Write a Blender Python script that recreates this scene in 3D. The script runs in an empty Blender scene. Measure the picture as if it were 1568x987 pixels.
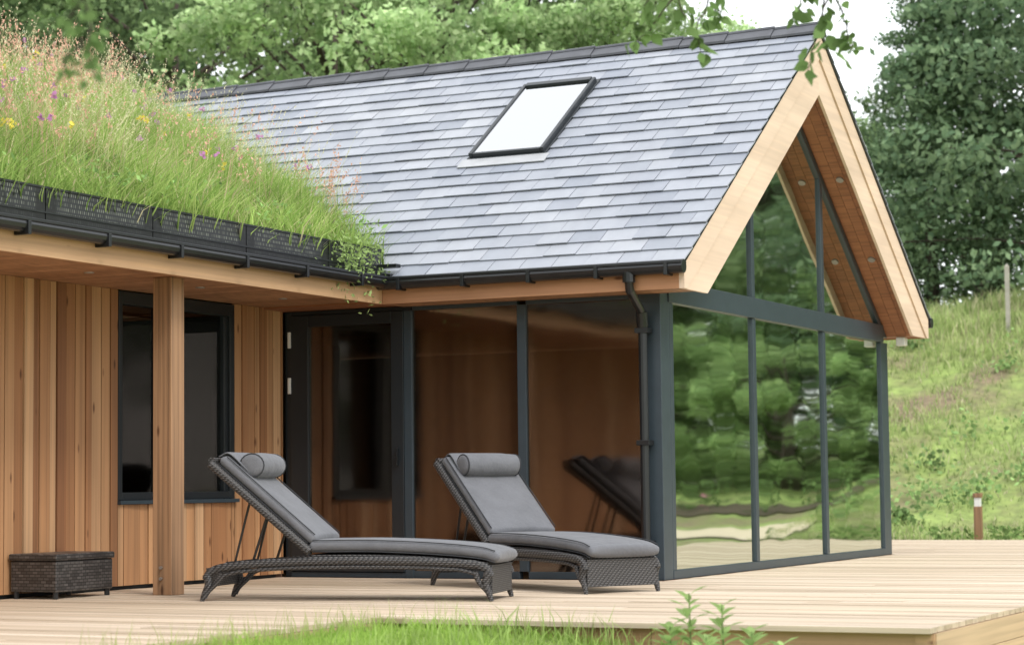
import bpy, math, random
import numpy as np
from mathutils import Vector, Matrix
random.seed(7)
RNG=np.random.default_rng(11)
scene=bpy.context.scene
COL=scene.collection

# ------------------------------------------------------------------ camera
f=3331.0; th=math.radians(4.31); rho=0.0113; psi=math.radians(26.2)
r=Vector((math.cos(psi),math.sin(psi),0)); fh=Vector((-math.sin(psi),math.cos(psi),0)); zz=Vector((0,0,1))
F=fh*math.cos(th)+zz*math.sin(th); U=-fh*math.sin(th)+zz*math.cos(th)
CR=(r-U*rho).normalized(); CU=(U+r*rho).normalized()
P=Vector((6.651,-16.231,0.761))
cam=bpy.data.cameras.new("camera"); camo=bpy.data.objects.new("camera",cam); COL.objects.link(camo)
M=Matrix((CR,CU,-F)).transposed().to_4x4(); M.translation=P
camo.matrix_world=M
cam.sensor_width=36; cam.lens=f/1568*36; cam.clip_end=1000; cam.clip_start=0.1
cam.dof.use_dof=True; cam.dof.focus_distance=16.8; cam.dof.aperture_fstop=2.6
scene.camera=camo
scene.view_settings.view_transform='Standard'; scene.view_settings.look='None'; scene.view_settings.exposure=0

# ------------------------------------------------------------------ world / sun
w=bpy.data.worlds.new("World"); scene.world=w; w.use_nodes=True
nt=w.node_tree; bg=nt.nodes["Background"]
sky=nt.nodes.new("ShaderNodeTexSky"); sky.sky_type='NISHITA'; sky.sun_disc=False
SE=math.radians(48); SAZ=math.radians(118)   # azimuth measured clockwise from +Y
sky.sun_elevation=SE; sky.sun_rotation=SAZ; sky.dust_density=4; sky.air_density=1.0
mx=nt.nodes.new("ShaderNodeMixRGB"); mx.inputs[0].default_value=0.86
mx.inputs[2].default_value=(13.6,13.9,14.2,1)
nt.links.new(sky.outputs[0],mx.inputs[1]); nt.links.new(mx.outputs[0],bg.inputs[0]); bg.inputs[1].default_value=0.15
sun=bpy.data.lights.new("sun","SUN"); suno=bpy.data.objects.new("sun",sun); COL.objects.link(suno)
sun.energy=2.0; sun.angle=math.radians(16); sun.color=(1,.96,.9)
sd=Vector((math.sin(SAZ)*math.cos(SE),math.cos(SAZ)*math.cos(SE),math.sin(SE)))
suno.rotation_euler=sd.to_track_quat('Z','Y').to_euler()

# ------------------------------------------------------------------ materials
def newmat(n):
    m=bpy.data.materials.new(n); m.use_nodes=True
    return m,m.node_tree,m.node_tree.nodes["Principled BSDF"]
def N(nt,t,**k):
    n=nt.nodes.new(t)
    for a,b in k.items(): setattr(n,a,b)
    return n
def noise(nt,scale,stretch=(1,1,1),detail=4,vec=None,rough=.55):
    tc=N(nt,"ShaderNodeTexCoord"); mp=N(nt,"ShaderNodeMapping"); mp.inputs['Scale'].default_value=stretch
    nt.links.new(vec if vec else tc.outputs['Object'],mp.inputs[0])
    n=N(nt,"ShaderNodeTexNoise"); n.inputs['Scale'].default_value=scale; n.inputs['Detail'].default_value=detail; n.inputs['Roughness'].default_value=rough
    nt.links.new(mp.outputs[0],n.inputs['Vector']); return n
def ramp(nt,src,stops):
    c=N(nt,"ShaderNodeValToRGB"); e=c.color_ramp.elements
    e[0].position=stops[0][0]; e[0].color=(*stops[0][1],1); e[1].position=stops[-1][0]; e[1].color=(*stops[-1][1],1)
    for p,cc in stops[1:-1]:
        x=e.new(p); x.color=(*cc,1)
    nt.links.new(src,c.inputs[0]); return c
def mul(nt,a,b,fac=1,mode='MULTIPLY'):
    m=N(nt,"ShaderNodeMixRGB",blend_type=mode); m.inputs[0].default_value=fac
    nt.links.new(a,m.inputs[1]); nt.links.new(b,m.inputs[2]); return m
def bump(nt,src,bsdf,st=.3,dist=.01):
    b=N(nt,"ShaderNodeBump"); b.inputs['Strength'].default_value=st; b.inputs['Distance'].default_value=dist
    nt.links.new(src,b.inputs['Height']); nt.links.new(b.outputs[0],bsdf.inputs['Normal'])
def wood(name,stops,axis,rough=.65,grain=.35,knots=True):
    m,nt,b=newmat(name)
    at=N(nt,"ShaderNodeAttribute",attribute_name="rnd")
    base=ramp(nt,at.outputs['Fac'],stops)
    tc=N(nt,"ShaderNodeTexCoord")
    cmb=N(nt,"ShaderNodeCombineXYZ"); mm=N(nt,"ShaderNodeMath",operation='MULTIPLY'); mm.inputs[1].default_value=37
    nt.links.new(at.outputs['Fac'],mm.inputs[0])
    for i in range(3): nt.links.new(mm.outputs[0],cmb.inputs[i])
    ad=N(nt,"ShaderNodeVectorMath",operation='ADD'); nt.links.new(tc.outputs['Object'],ad.inputs[0]); nt.links.new(cmb.outputs[0],ad.inputs[1])
    s=[34,34,34]; s[axis]=.5
    n=noise(nt,1.0,tuple(s),3,ad.outputs[0],.5)
    g=ramp(nt,n.outputs[0],[(.3,(1-grain,)*3),(.55,(1,1,1)),(.8,(1.12,1.1,1.06))])
    c=mul(nt,base.outputs[0],g.outputs[0])
    s2=[3,3,3]; s2[axis]=.5
    n2=noise(nt,1.0,tuple(s2),3,ad.outputs[0]); g2=ramp(nt,n2.outputs[0],[(.3,(.84,.82,.80)),(.7,(1.08,1.08,1.08))])
    c=mul(nt,c.outputs[0],g2.outputs[0])
    if knots:
        s3=[7,7,7]; s3[axis]=2.2
        mp=N(nt,"ShaderNodeMapping"); mp.inputs['Scale'].default_value=s3; nt.links.new(ad.outputs[0],mp.inputs[0])
        vo=N(nt,"ShaderNodeTexVoronoi"); vo.inputs['Scale'].default_value=1; nt.links.new(mp.outputs[0],vo.inputs[0])
        k=ramp(nt,vo.outputs['Distance'],[(.05,(.32,.24,.2)),(.12,(1,1,1))]); c=mul(nt,c.outputs[0],k.outputs[0])
    nt.links.new(c.outputs[0],b.inputs['Base Color']); b.inputs['Roughness'].default_value=rough
    bump(nt,n.outputs[0],b,.2,.002)
    return m
M_clad=wood("cedar_cladding",[(0,(.25,.11,.048)),(.3,(.37,.18,.08)),(.7,(.48,.265,.13)),(1,(.62,.40,.23))],2,grain=.25)
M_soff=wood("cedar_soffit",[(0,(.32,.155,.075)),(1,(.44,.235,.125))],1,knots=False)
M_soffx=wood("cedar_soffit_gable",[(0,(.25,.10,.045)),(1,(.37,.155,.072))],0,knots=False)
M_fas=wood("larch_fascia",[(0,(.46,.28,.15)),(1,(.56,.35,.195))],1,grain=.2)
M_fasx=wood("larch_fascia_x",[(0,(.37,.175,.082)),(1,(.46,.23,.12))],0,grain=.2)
M_barge=wood("larch_bargeboard",[(0,(.62,.465,.35)),(1,(.71,.56,.44))],1,grain=.06,knots=False)
M_post=wood("oak_post",[(0,(.28,.155,.08)),(1,(.42,.25,.14))],2,grain=.55)
M_deck=wood("deck_boards",[(0,(.47,.375,.27)),(.5,(.57,.46,.345)),(1,(.66,.55,.435))],0,grain=.25,knots=False)
M_deckf=wood("deck_fascia",[(0,(.42,.24,.13)),(1,(.54,.34,.20))],0,grain=.25)
M_deckfy=wood("deck_fascia_side",[(0,(.54,.37,.23)),(1,(.64,.47,.31))],1,grain=.2)
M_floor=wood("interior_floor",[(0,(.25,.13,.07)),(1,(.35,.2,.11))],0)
def simple(name,col,rough=.5,metal=0,var=.15,scale=8,spec=.5):
    m,nt,b=newmat(name)
    n=noise(nt,scale,(1,1,1),5); g=ramp(nt,n.outputs[0],[(.3,tuple(c*(1-var) for c in col)),(.7,tuple(min(1,c*(1+var)) for c in col))])
    nt.links.new(g.outputs[0],b.inputs['Base Color']); b.inputs['Roughness'].default_value=rough; b.inputs['Metallic'].default_value=metal
    b.inputs['Specular IOR Level'].default_value=spec
    return m
M_frame=simple("grey_aluminium",(.034,.049,.062),.38,var=.08)
M_framed=simple("dark_door_frame",(.014,.018,.022),.4,var=.08)
M_black=simple("black_gutter",(.010,.011,.013),.3,var=.2)
M_white=simple("white_plastic",(.7,.7,.68),.4,var=.03)
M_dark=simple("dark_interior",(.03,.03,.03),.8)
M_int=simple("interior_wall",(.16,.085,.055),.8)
M_lead=simple("lead_flashing",(.36,.37,.39),.5,var=.1)
M_ridge=simple("ridge_tile",(.065,.068,.08),.5,var=.25,scale=5)
M_steel=simple("brushed_steel",(.35,.33,.31),.45,metal=.7,var=.05)
M_slate,nt,b=newmat("roof_slate")
at=N(nt,"ShaderNodeAttribute",attribute_name="rnd")
c0=ramp(nt,at.outputs['Fac'],[(0,(.215,.235,.28)),(.5,(.275,.293,.335)),(1,(.325,.342,.38))])
n=noise(nt,5,(1,.5,.5),5); g=ramp(nt,n.outputs[0],[(.25,(.88,.88,.89)),(.7,(1.05,1.05,1.05))])
n3=noise(nt,.7,(1,1,1),3); g3=ramp(nt,n3.outputs[0],[(.3,(.93,.94,.96)),(.7,(1.04,1.03,1.01))])
c=mul(nt,c0.outputs[0],g.outputs[0]); c=mul(nt,c.outputs[0],g3.outputs[0]); nt.links.new(c.outputs[0],b.inputs['Base Color'])
b.inputs['Roughness'].default_value=.45; bump(nt,n.outputs[0],b,.3,.003)
def glass(name,tint,fac,fr=.7,wob=.006,gcol=(1,1,1),rough=.012,wscale=1.0):
    m=bpy.data.materials.new(name); m.use_nodes=True; nt=m.node_tree; nt.nodes.clear()
    o=N(nt,"ShaderNodeOutputMaterial"); mix=N(nt,"ShaderNodeMixShader"); t=N(nt,"ShaderNodeBsdfTransparent"); g=N(nt,"ShaderNodeBsdfGlossy")
    t.inputs[0].default_value=(*tint,1); g.inputs['Roughness'].default_value=rough; g.inputs[0].default_value=(*gcol,1)
    fn=N(nt,"ShaderNodeFresnel"); fn.inputs[0].default_value=1.5
    ma=N(nt,"ShaderNodeMath",operation='MULTIPLY_ADD'); ma.inputs[1].default_value=fr; ma.inputs[2].default_value=fac; ma.use_clamp=True
    nt.links.new(fn.outputs[0],ma.inputs[0]); nt.links.new(ma.outputs[0],mix.inputs[0])
    nz=noise(nt,wscale,(1,1,1),1); bp=N(nt,"ShaderNodeBump"); bp.inputs['Strength'].default_value=wob*8; bp.inputs['Distance'].default_value=.02
    nt.links.new(nz.outputs[0],bp.inputs['Height']); nt.links.new(bp.outputs[0],g.inputs['Normal'])
    nt.links.new(t.outputs[0],mix.inputs[1]); nt.links.new(g.outputs[0],mix.inputs[2]); nt.links.new(mix.outputs[0],o.inputs[0])
    return m
M_glass=glass("solar_glass",(.40,.46,.42),.64,gcol=(.92,.99,.89),wob=.022,rough=.035,wscale=1.3)
M_glassf=glass("front_glass",(.50,.50,.48),.13,fr=.5,gcol=(1,.84,.75),wob=.022,rough=.075,wscale=1.6)
M_glassw=glass("window_glass",(.25,.28,.27),.07,fr=.5)
M_glasss=glass("skylight_glass",(.3,.3,.3),.46,gcol=(.97,.98,1))
def leafmat(name,trans=.3):
    m=bpy.data.materials.new(name); m.use_nodes=True; nt=m.node_tree; nt.nodes.clear()
    at=N(nt,"ShaderNodeAttribute",attribute_name="Col"); d=N(nt,"ShaderNodeBsdfDiffuse"); tr=N(nt,"ShaderNodeBsdfTranslucent"); o=N(nt,"ShaderNodeOutputMaterial")
    tc=N(nt,"ShaderNodeTexCoord"); nz=N(nt,"ShaderNodeTexNoise"); nz.inputs['Scale'].default_value=3; nz.inputs['Detail'].default_value=1; nt.links.new(tc.outputs['Object'],nz.inputs['Vector'])
    g=ramp(nt,nz.outputs[0],[(.3,(.85,.85,.85)),(.7,(1.1,1.1,1.1))]); c=mul(nt,at.outputs['Color'],g.outputs[0])
    nt.links.new(c.outputs[0],d.inputs[0]); nt.links.new(c.outputs[0],tr.inputs[0])
    mix=N(nt,"ShaderNodeMixShader"); mix.inputs[0].default_value=trans
    nt.links.new(d.outputs[0],mix.inputs[1]); nt.links.new(tr.outputs[0],mix.inputs[2]); nt.links.new(mix.outputs[0],o.inputs[0])
    return m
M_leaf=leafmat("leaves",.42); M_grass=leafmat("grass_blades",.4)
M_bark=simple("bark",(.06,.045,.035),.9,var=.4,scale=6)
M_wick,nt,b=newmat("woven_rattan")
tc=N(nt,"ShaderNodeTexCoord")
w1=N(nt,"ShaderNodeTexWave",wave_type='BANDS',bands_direction='DIAGONAL'); w1.inputs['Scale'].default_value=17; w1.inputs['Distortion'].default_value=.6
w2=N(nt,"ShaderNodeTexWave",wave_type='BANDS',bands_direction='Z'); w2.inputs['Scale'].default_value=24; w2.inputs['Distortion'].default_value=.6
nt.links.new(tc.outputs['Object'],w1.inputs[0]); nt.links.new(tc.outputs['Object'],w2.inputs[0])
mm=N(nt,"ShaderNodeMath",operation='MULTIPLY'); nt.links.new(w1.outputs['Fac'],mm.inputs[0]); nt.links.new(w2.outputs['Fac'],mm.inputs[1])
cr=ramp(nt,mm.outputs[0],[(.02,(.012,.012,.013)),(.5,(.105,.10,.10))]); nt.links.new(cr.outputs[0],b.inputs['Base Color']); b.inputs['Roughness'].default_value=.45
bump(nt,mm.outputs[0],b,.8,.006)
M_cush,nt,b=newmat("cushion_fabric")
n=noise(nt,260,(1,1,1),2); n2=noise(nt,5,(1,1,1),4)
g=ramp(nt,n.outputs[0],[(.3,(.10,.104,.118)),(.7,(.15,.154,.17))]); g2=ramp(nt,n2.outputs[0],[(.3,(.86,.86,.86)),(.7,(1.08,1.08,1.08))])
c=mul(nt,g.outputs[0],g2.outputs[0]); nt.links.new(c.outputs[0],b.inputs['Base Color']); b.inputs['Roughness'].default_value=.9
b.inputs['Sheen Weight'].default_value=.15
bump(nt,n2.outputs[0],b,.55,.04)
M_pipe=simple("cushion_piping",(.035,.037,.042),.9)
M_trim,nt,b=newmat("perforated_edge_trim")
tc=N(nt,"ShaderNodeTexCoord"); sp=N(nt,"ShaderNodeSeparateXYZ"); cb=N(nt,"ShaderNodeCombineXYZ"); nt.links.new(tc.outputs['Object'],sp.inputs[0])
nt.links.new(sp.outputs[1],cb.inputs[0]); nt.links.new(sp.outputs[2],cb.inputs[1])
br=N(nt,"ShaderNodeTexBrick"); br.inputs['Scale'].default_value=1; br.inputs['Brick Width'].default_value=.022; br.inputs['Row Height'].default_value=.034; br.inputs['Mortar Size'].default_value=.0075; br.inputs['Mortar Smooth'].default_value=.2
br.inputs['Color1'].default_value=(.02,.022,.02,1); br.inputs['Color2'].default_value=(.20,.215,.18,1); br.inputs['Mortar'].default_value=(.012,.013,.016,1)
nt.links.new(cb.outputs[0],br.inputs[0])
ln=N(nt,"ShaderNodeMath",operation='PINGPONG'); ln.inputs[1].default_value=.6; nt.links.new(sp.outputs[1],ln.inputs[0])
gg=ramp(nt,ln.outputs[0],[(.10,(.12,.12,.14)),(.12,(1,1,1))])
zr_=N(nt,"ShaderNodeMapRange"); zr_.inputs[1].default_value=2.60; zr_.inputs[2].default_value=2.61; nt.links.new(sp.outputs[2],zr_.inputs[0])
g5=ramp(nt,zr_.outputs[0],[(.2,(.15,.15,.17)),(.8,(1,1,1))])
cc=mul(nt,br.outputs[0],gg.outputs[0]); cc=mul(nt,cc.outputs[0],g5.outputs[0]); nt.links.new(cc.outputs[0],b.inputs['Base Color']); b.inputs['Roughness'].default_value=.4

# ------------------------------------------------------------------ mesh builder
class MB:
    def __init__(s): s.v=[]; s.f=[]; s.r=[]
    def add(s,vs,fs,rnd=None):
        o=len(s.v); rn=random.random() if rnd is None else rnd
        s.v+= [tuple(x) for x in vs]; s.f+=[tuple(i+o for i in q) for q in fs]; s.r+=[rn]*len(vs)
    def box(s,x0,x1,y0,y1,z0,z1,rnd=None):
        s.hexa([(x0,y0,z0),(x1,y0,z0),(x1,y1,z0),(x0,y1,z0),(x0,y0,z1),(x1,y0,z1),(x1,y1,z1),(x0,y1,z1)],rnd)
    def hexa(s,v,rnd=None):
        s.add(v,[(0,3,2,1),(4,5,6,7),(0,1,5,4),(1,2,6,5),(2,3,7,6),(3,0,4,7)],rnd)
    def prismX(s,poly,x0,x1,rnd=None):
        n=len(poly); vs=[(x0,y,z) for y,z in poly]+[(x1,y,z) for y,z in poly]
        fs=[tuple(range(n,2*n)),tuple(reversed(range(n)))]+[(i,(i+1)%n,n+(i+1)%n,n+i) for i in range(n)]
        s.add(vs,fs,rnd)
    def tube(s,pts,rad,sides=10,rnd=None,cap=True,flat=1.0):
        pts=[Vector(p) for p in pts]; n=len(pts)
        if not hasattr(rad,'__len__'): rad=[rad]*n
        vs=[];fs=[]; prev=None
        for i,p in enumerate(pts):
            t=(pts[min(i+1,n-1)]-pts[max(i-1,0)]).normalized()
            if prev is None:
                a=Vector((0,0,1)) if abs(t.z)<.9 else Vector((1,0,0))
                u=t.cross(a).normalized()
            else: u=(prev-t*prev.dot(t)).normalized()
            prev=u; v=t.cross(u)
            for k in range(sides):
                an=2*math.pi*k/sides; vs.append(p+u*math.cos(an)*rad[i]+v*math.sin(an)*rad[i]*flat)
        for i in range(n-1):
            for k in range(sides):
                a=i*sides+k; b_=i*sides+(k+1)%sides; fs.append((a,b_,b_+sides,a+sides))
        if cap: fs.append(tuple(reversed(range(sides)))); fs.append(tuple(range((n-1)*sides,n*sides)))
        s.add(vs,fs,rnd)
    def loft(s,secs,rnd=None):
        k=len(secs[0]); vs=[p for sc in secs for p in sc]; fs=[]
        for i in range(len(secs)-1):
            for j in range(k):
                a=i*k+j; b_=i*k+(j+1)%k; fs.append((a,b_,b_+k,a+k))
        fs.append(tuple(reversed(range(k)))); fs.append(tuple(range((len(secs)-1)*k,len(secs)*k)))
        s.add(vs,fs,rnd)
    def build(s,name,mat,parent=None,smooth=False,bevel=0,loc=None):
        me=bpy.data.meshes.new(name); me.from_pydata(s.v,[],s.f); me.validate()
        a=me.attributes.new("rnd",'FLOAT','POINT'); a.data.foreach_set('value',np.array(s.r,dtype=np.float32))
        import bmesh
        bm=bmesh.new(); bm.from_mesh(me); bmesh.ops.recalc_face_normals(bm,faces=bm.faces); bm.to_mesh(me); bm.free()
        if smooth: me.polygons.foreach_set('use_smooth',[True]*len(me.polygons))
        me.materials.append(mat); o=bpy.data.objects.new(name,me); COL.objects.link(o)
        if parent: o.parent=parent
        if bevel:
            md=o.modifiers.new("bevel",'BEVEL'); md.width=bevel; md.segments=2; md.limit_method='ANGLE'
        return o
def empty(name,loc=(0,0,0),rz=0):
    e=bpy.data.objects.new(name,None); e.location=loc; e.rotation_euler=(0,0,rz); COL.objects.link(e); return e
def np_mesh(name,verts,loops,totals,cols,mats,matidx=None,sat=.84):
    me=bpy.data.meshes.new(name); nv=len(verts); nf=len(totals)
    me.vertices.add(nv); me.vertices.foreach_set('co',np.asarray(verts,dtype=np.float32).ravel())
    me.loops.add(len(loops)); me.loops.foreach_set('vertex_index',np.asarray(loops,dtype=np.int32))
    me.polygons.add(nf); st=np.concatenate([[0],np.cumsum(totals)[:-1]]).astype(np.int32)
    me.polygons.foreach_set('loop_start',st); me.polygons.foreach_set('loop_total',np.asarray(totals,dtype=np.int32))
    if matidx is not None: me.polygons.foreach_set('material_index',np.asarray(matidx,dtype=np.int32))
    me.update(calc_edges=True)
    cols=np.asarray(cols,float); lum=(cols*np.array([.3,.6,.1])).sum(1,keepdims=True); cols=cols*sat+lum*(1-sat)
    a=me.attributes.new("Col",'FLOAT_COLOR','POINT'); c=np.ones((nv,4),dtype=np.float32); c[:,:3]=np.clip(cols,0,.9); a.data.foreach_set('color',c.ravel())
    for m in mats: me.materials.append(m)
    return me

# ------------------------------------------------------------------ terrain
def sm(x): x=np.clip(x,0,1); return x*x*(3-2*x)
def zterr(x,y):
    x=np.asarray(x,float); y=np.asarray(y,float)
    lawn=-.07-.26*sm((x-.9)/2.4)
    z=np.where((x>.22)&(y<-4.9),lawn,-.33)
    z=z+ (0-.04-z)*sm((y-11.6)/.5)
    hx=1-.80*sm((x-1.0)/4.5)
    b=sm((y-12.8)/11.5)*3.95*hx
    z=z+b+np.where(y>13,.12*np.sin(x*.9+y*.4)+.07*np.sin(x*2.1-y*1.3),0)*sm((y-13)/2)*hx
    z=z+np.clip(y-24,0,200)*.02
    return z
xs=np.concatenate([np.linspace(-300,-20,20),np.linspace(-19,25,133),np.linspace(27,300,20)])
ys=np.concatenate([np.linspace(-200,-16,12),np.linspace(-15,32,142),np.linspace(34,400,24)])
xs=np.sort(np.append(xs,[.215,.225])); ys=np.sort(np.append(ys,[-4.905,-4.895]))
X,Y=np.meshgrid(xs,ys); Z=zterr(X,Y); V=np.stack([X,Y,Z],-1).reshape(-1,3); nx=len(xs)
I,J=np.meshgrid(np.arange(len(ys)-1),np.arange(nx-1),indexing='ij'); a_=(I*nx+J).ravel()
L=np.stack([a_,a_+1,a_+1+nx,a_+nx],-1)
M_ground,nt,b=newmat("grassy_ground")
n=noise(nt,.7,(1,1,1),6); n2=noise(nt,6,(1,1,1),6)
g=ramp(nt,n.outputs[0],[(.34,(.23,.18,.12)),(.46,(.21,.24,.09)),(.57,(.25,.33,.10)),(.8,(.33,.41,.15))])
g2=ramp(nt,n2.outputs[0],[(.3,(.7,.7,.7)),(.7,(1.2,1.2,1.1))]); c=mul(nt,g.outputs[0],g2.outputs[0])
nt.links.new(c.outputs[0],b.inputs['Base Color']); b.inputs['Roughness'].default_value=.95; bump(nt,n2.outputs[0],b,.6,.08)
gm=np_mesh("ground",V,L.ravel(),np.full(len(L),4),np.ones((len(V),3)),[M_ground]); go=bpy.data.objects.new("ground",gm); COL.objects.link(go)
gm.polygons.foreach_set('use_smooth',[True]*len(gm.polygons))
def strip(name,x0,x1,y0,y1,mat,dz,nx_=80,ny_=6,wob=.15):
    m=MB(); vs=[];fs=[]
    for i in range(nx_+1):
        for j in range(ny_+1):
            x=x0+(x1-x0)*i/nx_; t=j/ny_; y=y0+(y1-y0)*t+(wob*math.sin(x*1.1)+wob*.6*math.sin(x*2.7))*(1 if 0<j else .0)
            vs.append((x,y,float(zterr(x,y))+dz))
    for i in range(nx_):
        for j in range(ny_):
            a=i*(ny_+1)+j; fs.append((a,a+ny_+1,a+ny_+2,a+1))
    m.add(vs,fs,.5); return m.build(name,mat,smooth=True)
M_soil=simple("soil",(.08,.06,.04),.95,var=.5,scale=20)
M_gravel=simple("gravel",(.60,.50,.38),.9,var=.25,scale=30)
strip("flower_bed",-8,3.6,12.05,12.9,M_soil,.02)
strip("gravel_path",3.6,30,13.2,15.4,M_gravel,.03,wob=.05)
strip("flower_bed",3.6,30,17.4,18.6,M_soil,.03,wob=.1)

# ------------------------------------------------------------------ grass blades
def fbm(x,y,s=1.0):
    return (np.sin(x*1.7*s+1.3*np.sin(y*1.1*s))+np.sin(y*2.3*s+1.7*np.sin(x*.9*s+2))+.6*np.sin(x*5.1*s+y*3.7*s)+.6*np.sin(y*6.3*s-x*4.1*s+1))/3.2
def blades(px,py,pz,h,wd,col,lean=.35,rng=RNG,base=.6):
    n=len(px); an=rng.uniform(0,2*math.pi,n); la=rng.uniform(0,2*math.pi,n); ln=h*lean*rng.uniform(.2,1.5,n)
    wx=np.cos(an)*wd/2; wy=np.sin(an)*wd/2; lx=np.cos(la)*ln; ly=np.sin(la)*ln
    V=np.zeros((n,5,3))
    for k,(s,t) in enumerate([(-1,0),(1,0),(1,.55),(-1,.55),(0,1)]):
        ww=1 if t==0 else .75
        V[:,k,0]=px+s*wx*ww+lx*t*t; V[:,k,1]=py+s*wy*ww+ly*t*t; V[:,k,2]=pz+h*t*(1-.12*t)
    o=np.arange(n)[:,None]*5
    Lp=np.concatenate([o+0,o+1,o+2,o+3,o+3,o+2,o+4],1).ravel(); T=np.tile([4,3],n)
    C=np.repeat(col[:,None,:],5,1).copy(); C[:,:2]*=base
    return V.reshape(-1,3),Lp,T,C.reshape(-1,3)
def merge(parts):
    off=0; v=[];l=[];t=[];c=[]
    for a,b_,d,e in parts:
        v.append(a); l.append(b_+off); t.append(d); c.append(e); off+=len(a)
    return np.concatenate(v),np.concatenate(l),np.concatenate(t),np.concatenate(c)
def addobj(name,me,loc=(0,0,0)):
    o=bpy.data.objects.new(name,me); o.location=loc; COL.objects.link(o); return o
def diamonds(px,py,pz,size,col,rng=RNG,asp=.6,up=None):
    n=len(px); a=rng.normal(size=(n,3)); 
    if up is not None: a[:,2]*=up
    a/=np.linalg.norm(a,axis=1)[:,None]; b_=rng.normal(size=(n,3)); b_-=a*(a*b_).sum(1)[:,None]; b_/=np.linalg.norm(b_,axis=1)[:,None]
    p=np.stack([px,py,pz],-1); s=size[:,None] if hasattr(size,'__len__') else size
    V=np.stack([p-a*s*.5,p+b_*s*asp*.5,p+a*s*.5,p-b_*s*asp*.5],1)
    return V.reshape(-1,3),np.arange(n*4),np.full(n,4),np.repeat(col,4,0)

# green roof
EX=-2.42
def zbed(x): return 2.62+.42*np.minimum(EX-x,9.2-(EX-x)) 
SL=.7006
def zroof(y): return 2.53+(y+.36)*SL
def roof_pts(n,ymin=-7.5,seed=1):
    rg=np.random.default_rng(seed); x=rg.uniform(-7.6,EX+.02,n); y=rg.uniform(ymin,3.0,n)
    k=(zbed(x)>zroof(y)-.02)|(y<-.36); return x[k],y[k]
parts=[]
x,y=roof_pts(100000); q=fbm(x,y,1.3); q2=fbm(x+7,y*1.3,.5); q3=fbm(x*2+1,y*2,1.7); n=len(x)
edge=np.clip((EX-x)/.8,0,1); right=np.clip((y+4)/4,0,1)
h=(.24+.24*edge+.15*q+.12*q3+.17*RNG.uniform(-1,1,n)); h=np.clip(h,.08,.95)
mixv=RNG.uniform(0,1,n)[:,None]; g1=np.array([.19,.34,.05]); g2_=np.array([.46,.60,.16]); g3_=np.array([.64,.57,.32])
col=g1*(1-mixv)+g2_*mixv; dry=(RNG.uniform(0,1,n)<(.05+.22*edge*(1-right)+.12*np.clip(q2,0,1)))[:,None]; col=np.where(dry,g3_*(.8+.4*mixv),col)
col=col*(.84+.48*(q3[:,None]*.6+.3))*(1+.12*np.clip(q2[:,None],-1,1))
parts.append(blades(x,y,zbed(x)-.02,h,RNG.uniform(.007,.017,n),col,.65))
x,y=roof_pts(18000,seed=21); q=fbm(x*1.3+4,y*1.3,1.1); k=q>.15; x=x[k];y=y[k]; n=len(x)
parts.append(diamonds(x,y,zbed(x)+RNG.uniform(.05,.36,n),RNG.uniform(.03,.075,n),np.array([.27,.45,.13])*RNG.uniform(.6,1.5,(n,1)),asp=.45))
# seed-head stems
x,y=roof_pts(10500,seed=5); k=(x<EX-.35); x=x[k];y=y[k]; q=fbm(x+3,y,.8); keep=RNG.uniform(0,1,len(x))<np.clip(.45+.9*q-.07*np.clip(y+1,0,3),.14,1); x=x[keep];y=y[keep]; n=len(x)
h=RNG.uniform(.5,1.15,n)+np.clip(-y-3,0,2)*.12; red=(RNG.uniform(0,1,n)<np.clip(.30+1.1*fbm(x*1.2+9,y*1.2,.8),.06,.9))
stem=np.where(red[:,None],np.array([.58,.42,.26]),np.array([.56,.58,.28]))
V_,L_,T_,C_=blades(x,y,zbed(x),h,np.full(n,.006),stem,.30); parts.append((V_,L_,T_,C_))
tips=V_.reshape(n,5,3)[:,4]; mid=V_.reshape(n,5,3)[:,2]
for kk in range(12):
    t=RNG.uniform(.15,1.02,n)[:,None]; p=mid+(tips-mid)*t; sp_=np.where(red[:,None],.018,.008)*(1.1-t)
    p=p+RNG.normal(size=(n,3))*sp_
    cc=np.where(red[:,None],np.array([.78,.45,.33]),np.array([.74,.69,.44]))*RNG.uniform(.8,1.2,(n,1))
    parts.append(diamonds(p[:,0],p[:,1],p[:,2],np.where(red,.028,.018),cc,asp=.5,up=2.5))
x,y=roof_pts(210,seed=9); k=x<EX-.15; x=x[k];y=y[k]; n=len(x); hh=RNG.uniform(.35,.7,n); pk=RNG.uniform(0,1,n)<.65
for kk in range(7):
    cc=np.where(pk[:,None],np.array([.58,.26,.52]),np.array([.8,.68,.08]))
    parts.append(diamonds(x+RNG.normal(size=n)*.012,y+RNG.normal(size=n)*.012,zbed(x)+hh+RNG.normal(size=n)*.012,np.full(n,.036),cc,asp=.9))
n=5000; y=RNG.uniform(-8,-.40,n); keep=fbm(y*1.7,y,2)+RNG.uniform(-.6,.9,n)>np.where(y>-1.5,.0,1.0); y=y[keep]; n=len(y); x=EX+RNG.uniform(-.08,.0,n)
parts.append(blades(x,y,np.full(n,2.63),RNG.uniform(.14,.30,n),RNG.uniform(.006,.011,n),np.array([.30,.45,.10])*RNG.uniform(.7,1.4,(n,1)),.6))
for cy,cn in ((-.95,520),(-.6,200)):
    x=EX+RNG.normal(size=cn)*.05+.08; y=cy+RNG.normal(size=cn)*.12; zc=2.62+RNG.normal(size=cn)*.14
    parts.append(diamonds(x,y,zc,RNG.uniform(.03,.06,cn),np.array([.34,.48,.16])*RNG.uniform(.6,1.4,(cn,1)),asp=.4))
v,l,t,c=merge(parts); addobj("roof_meadow_grass",np_mesh("roof_meadow_grass",v,l,t,c,[M_grass],sat=.90))

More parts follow.
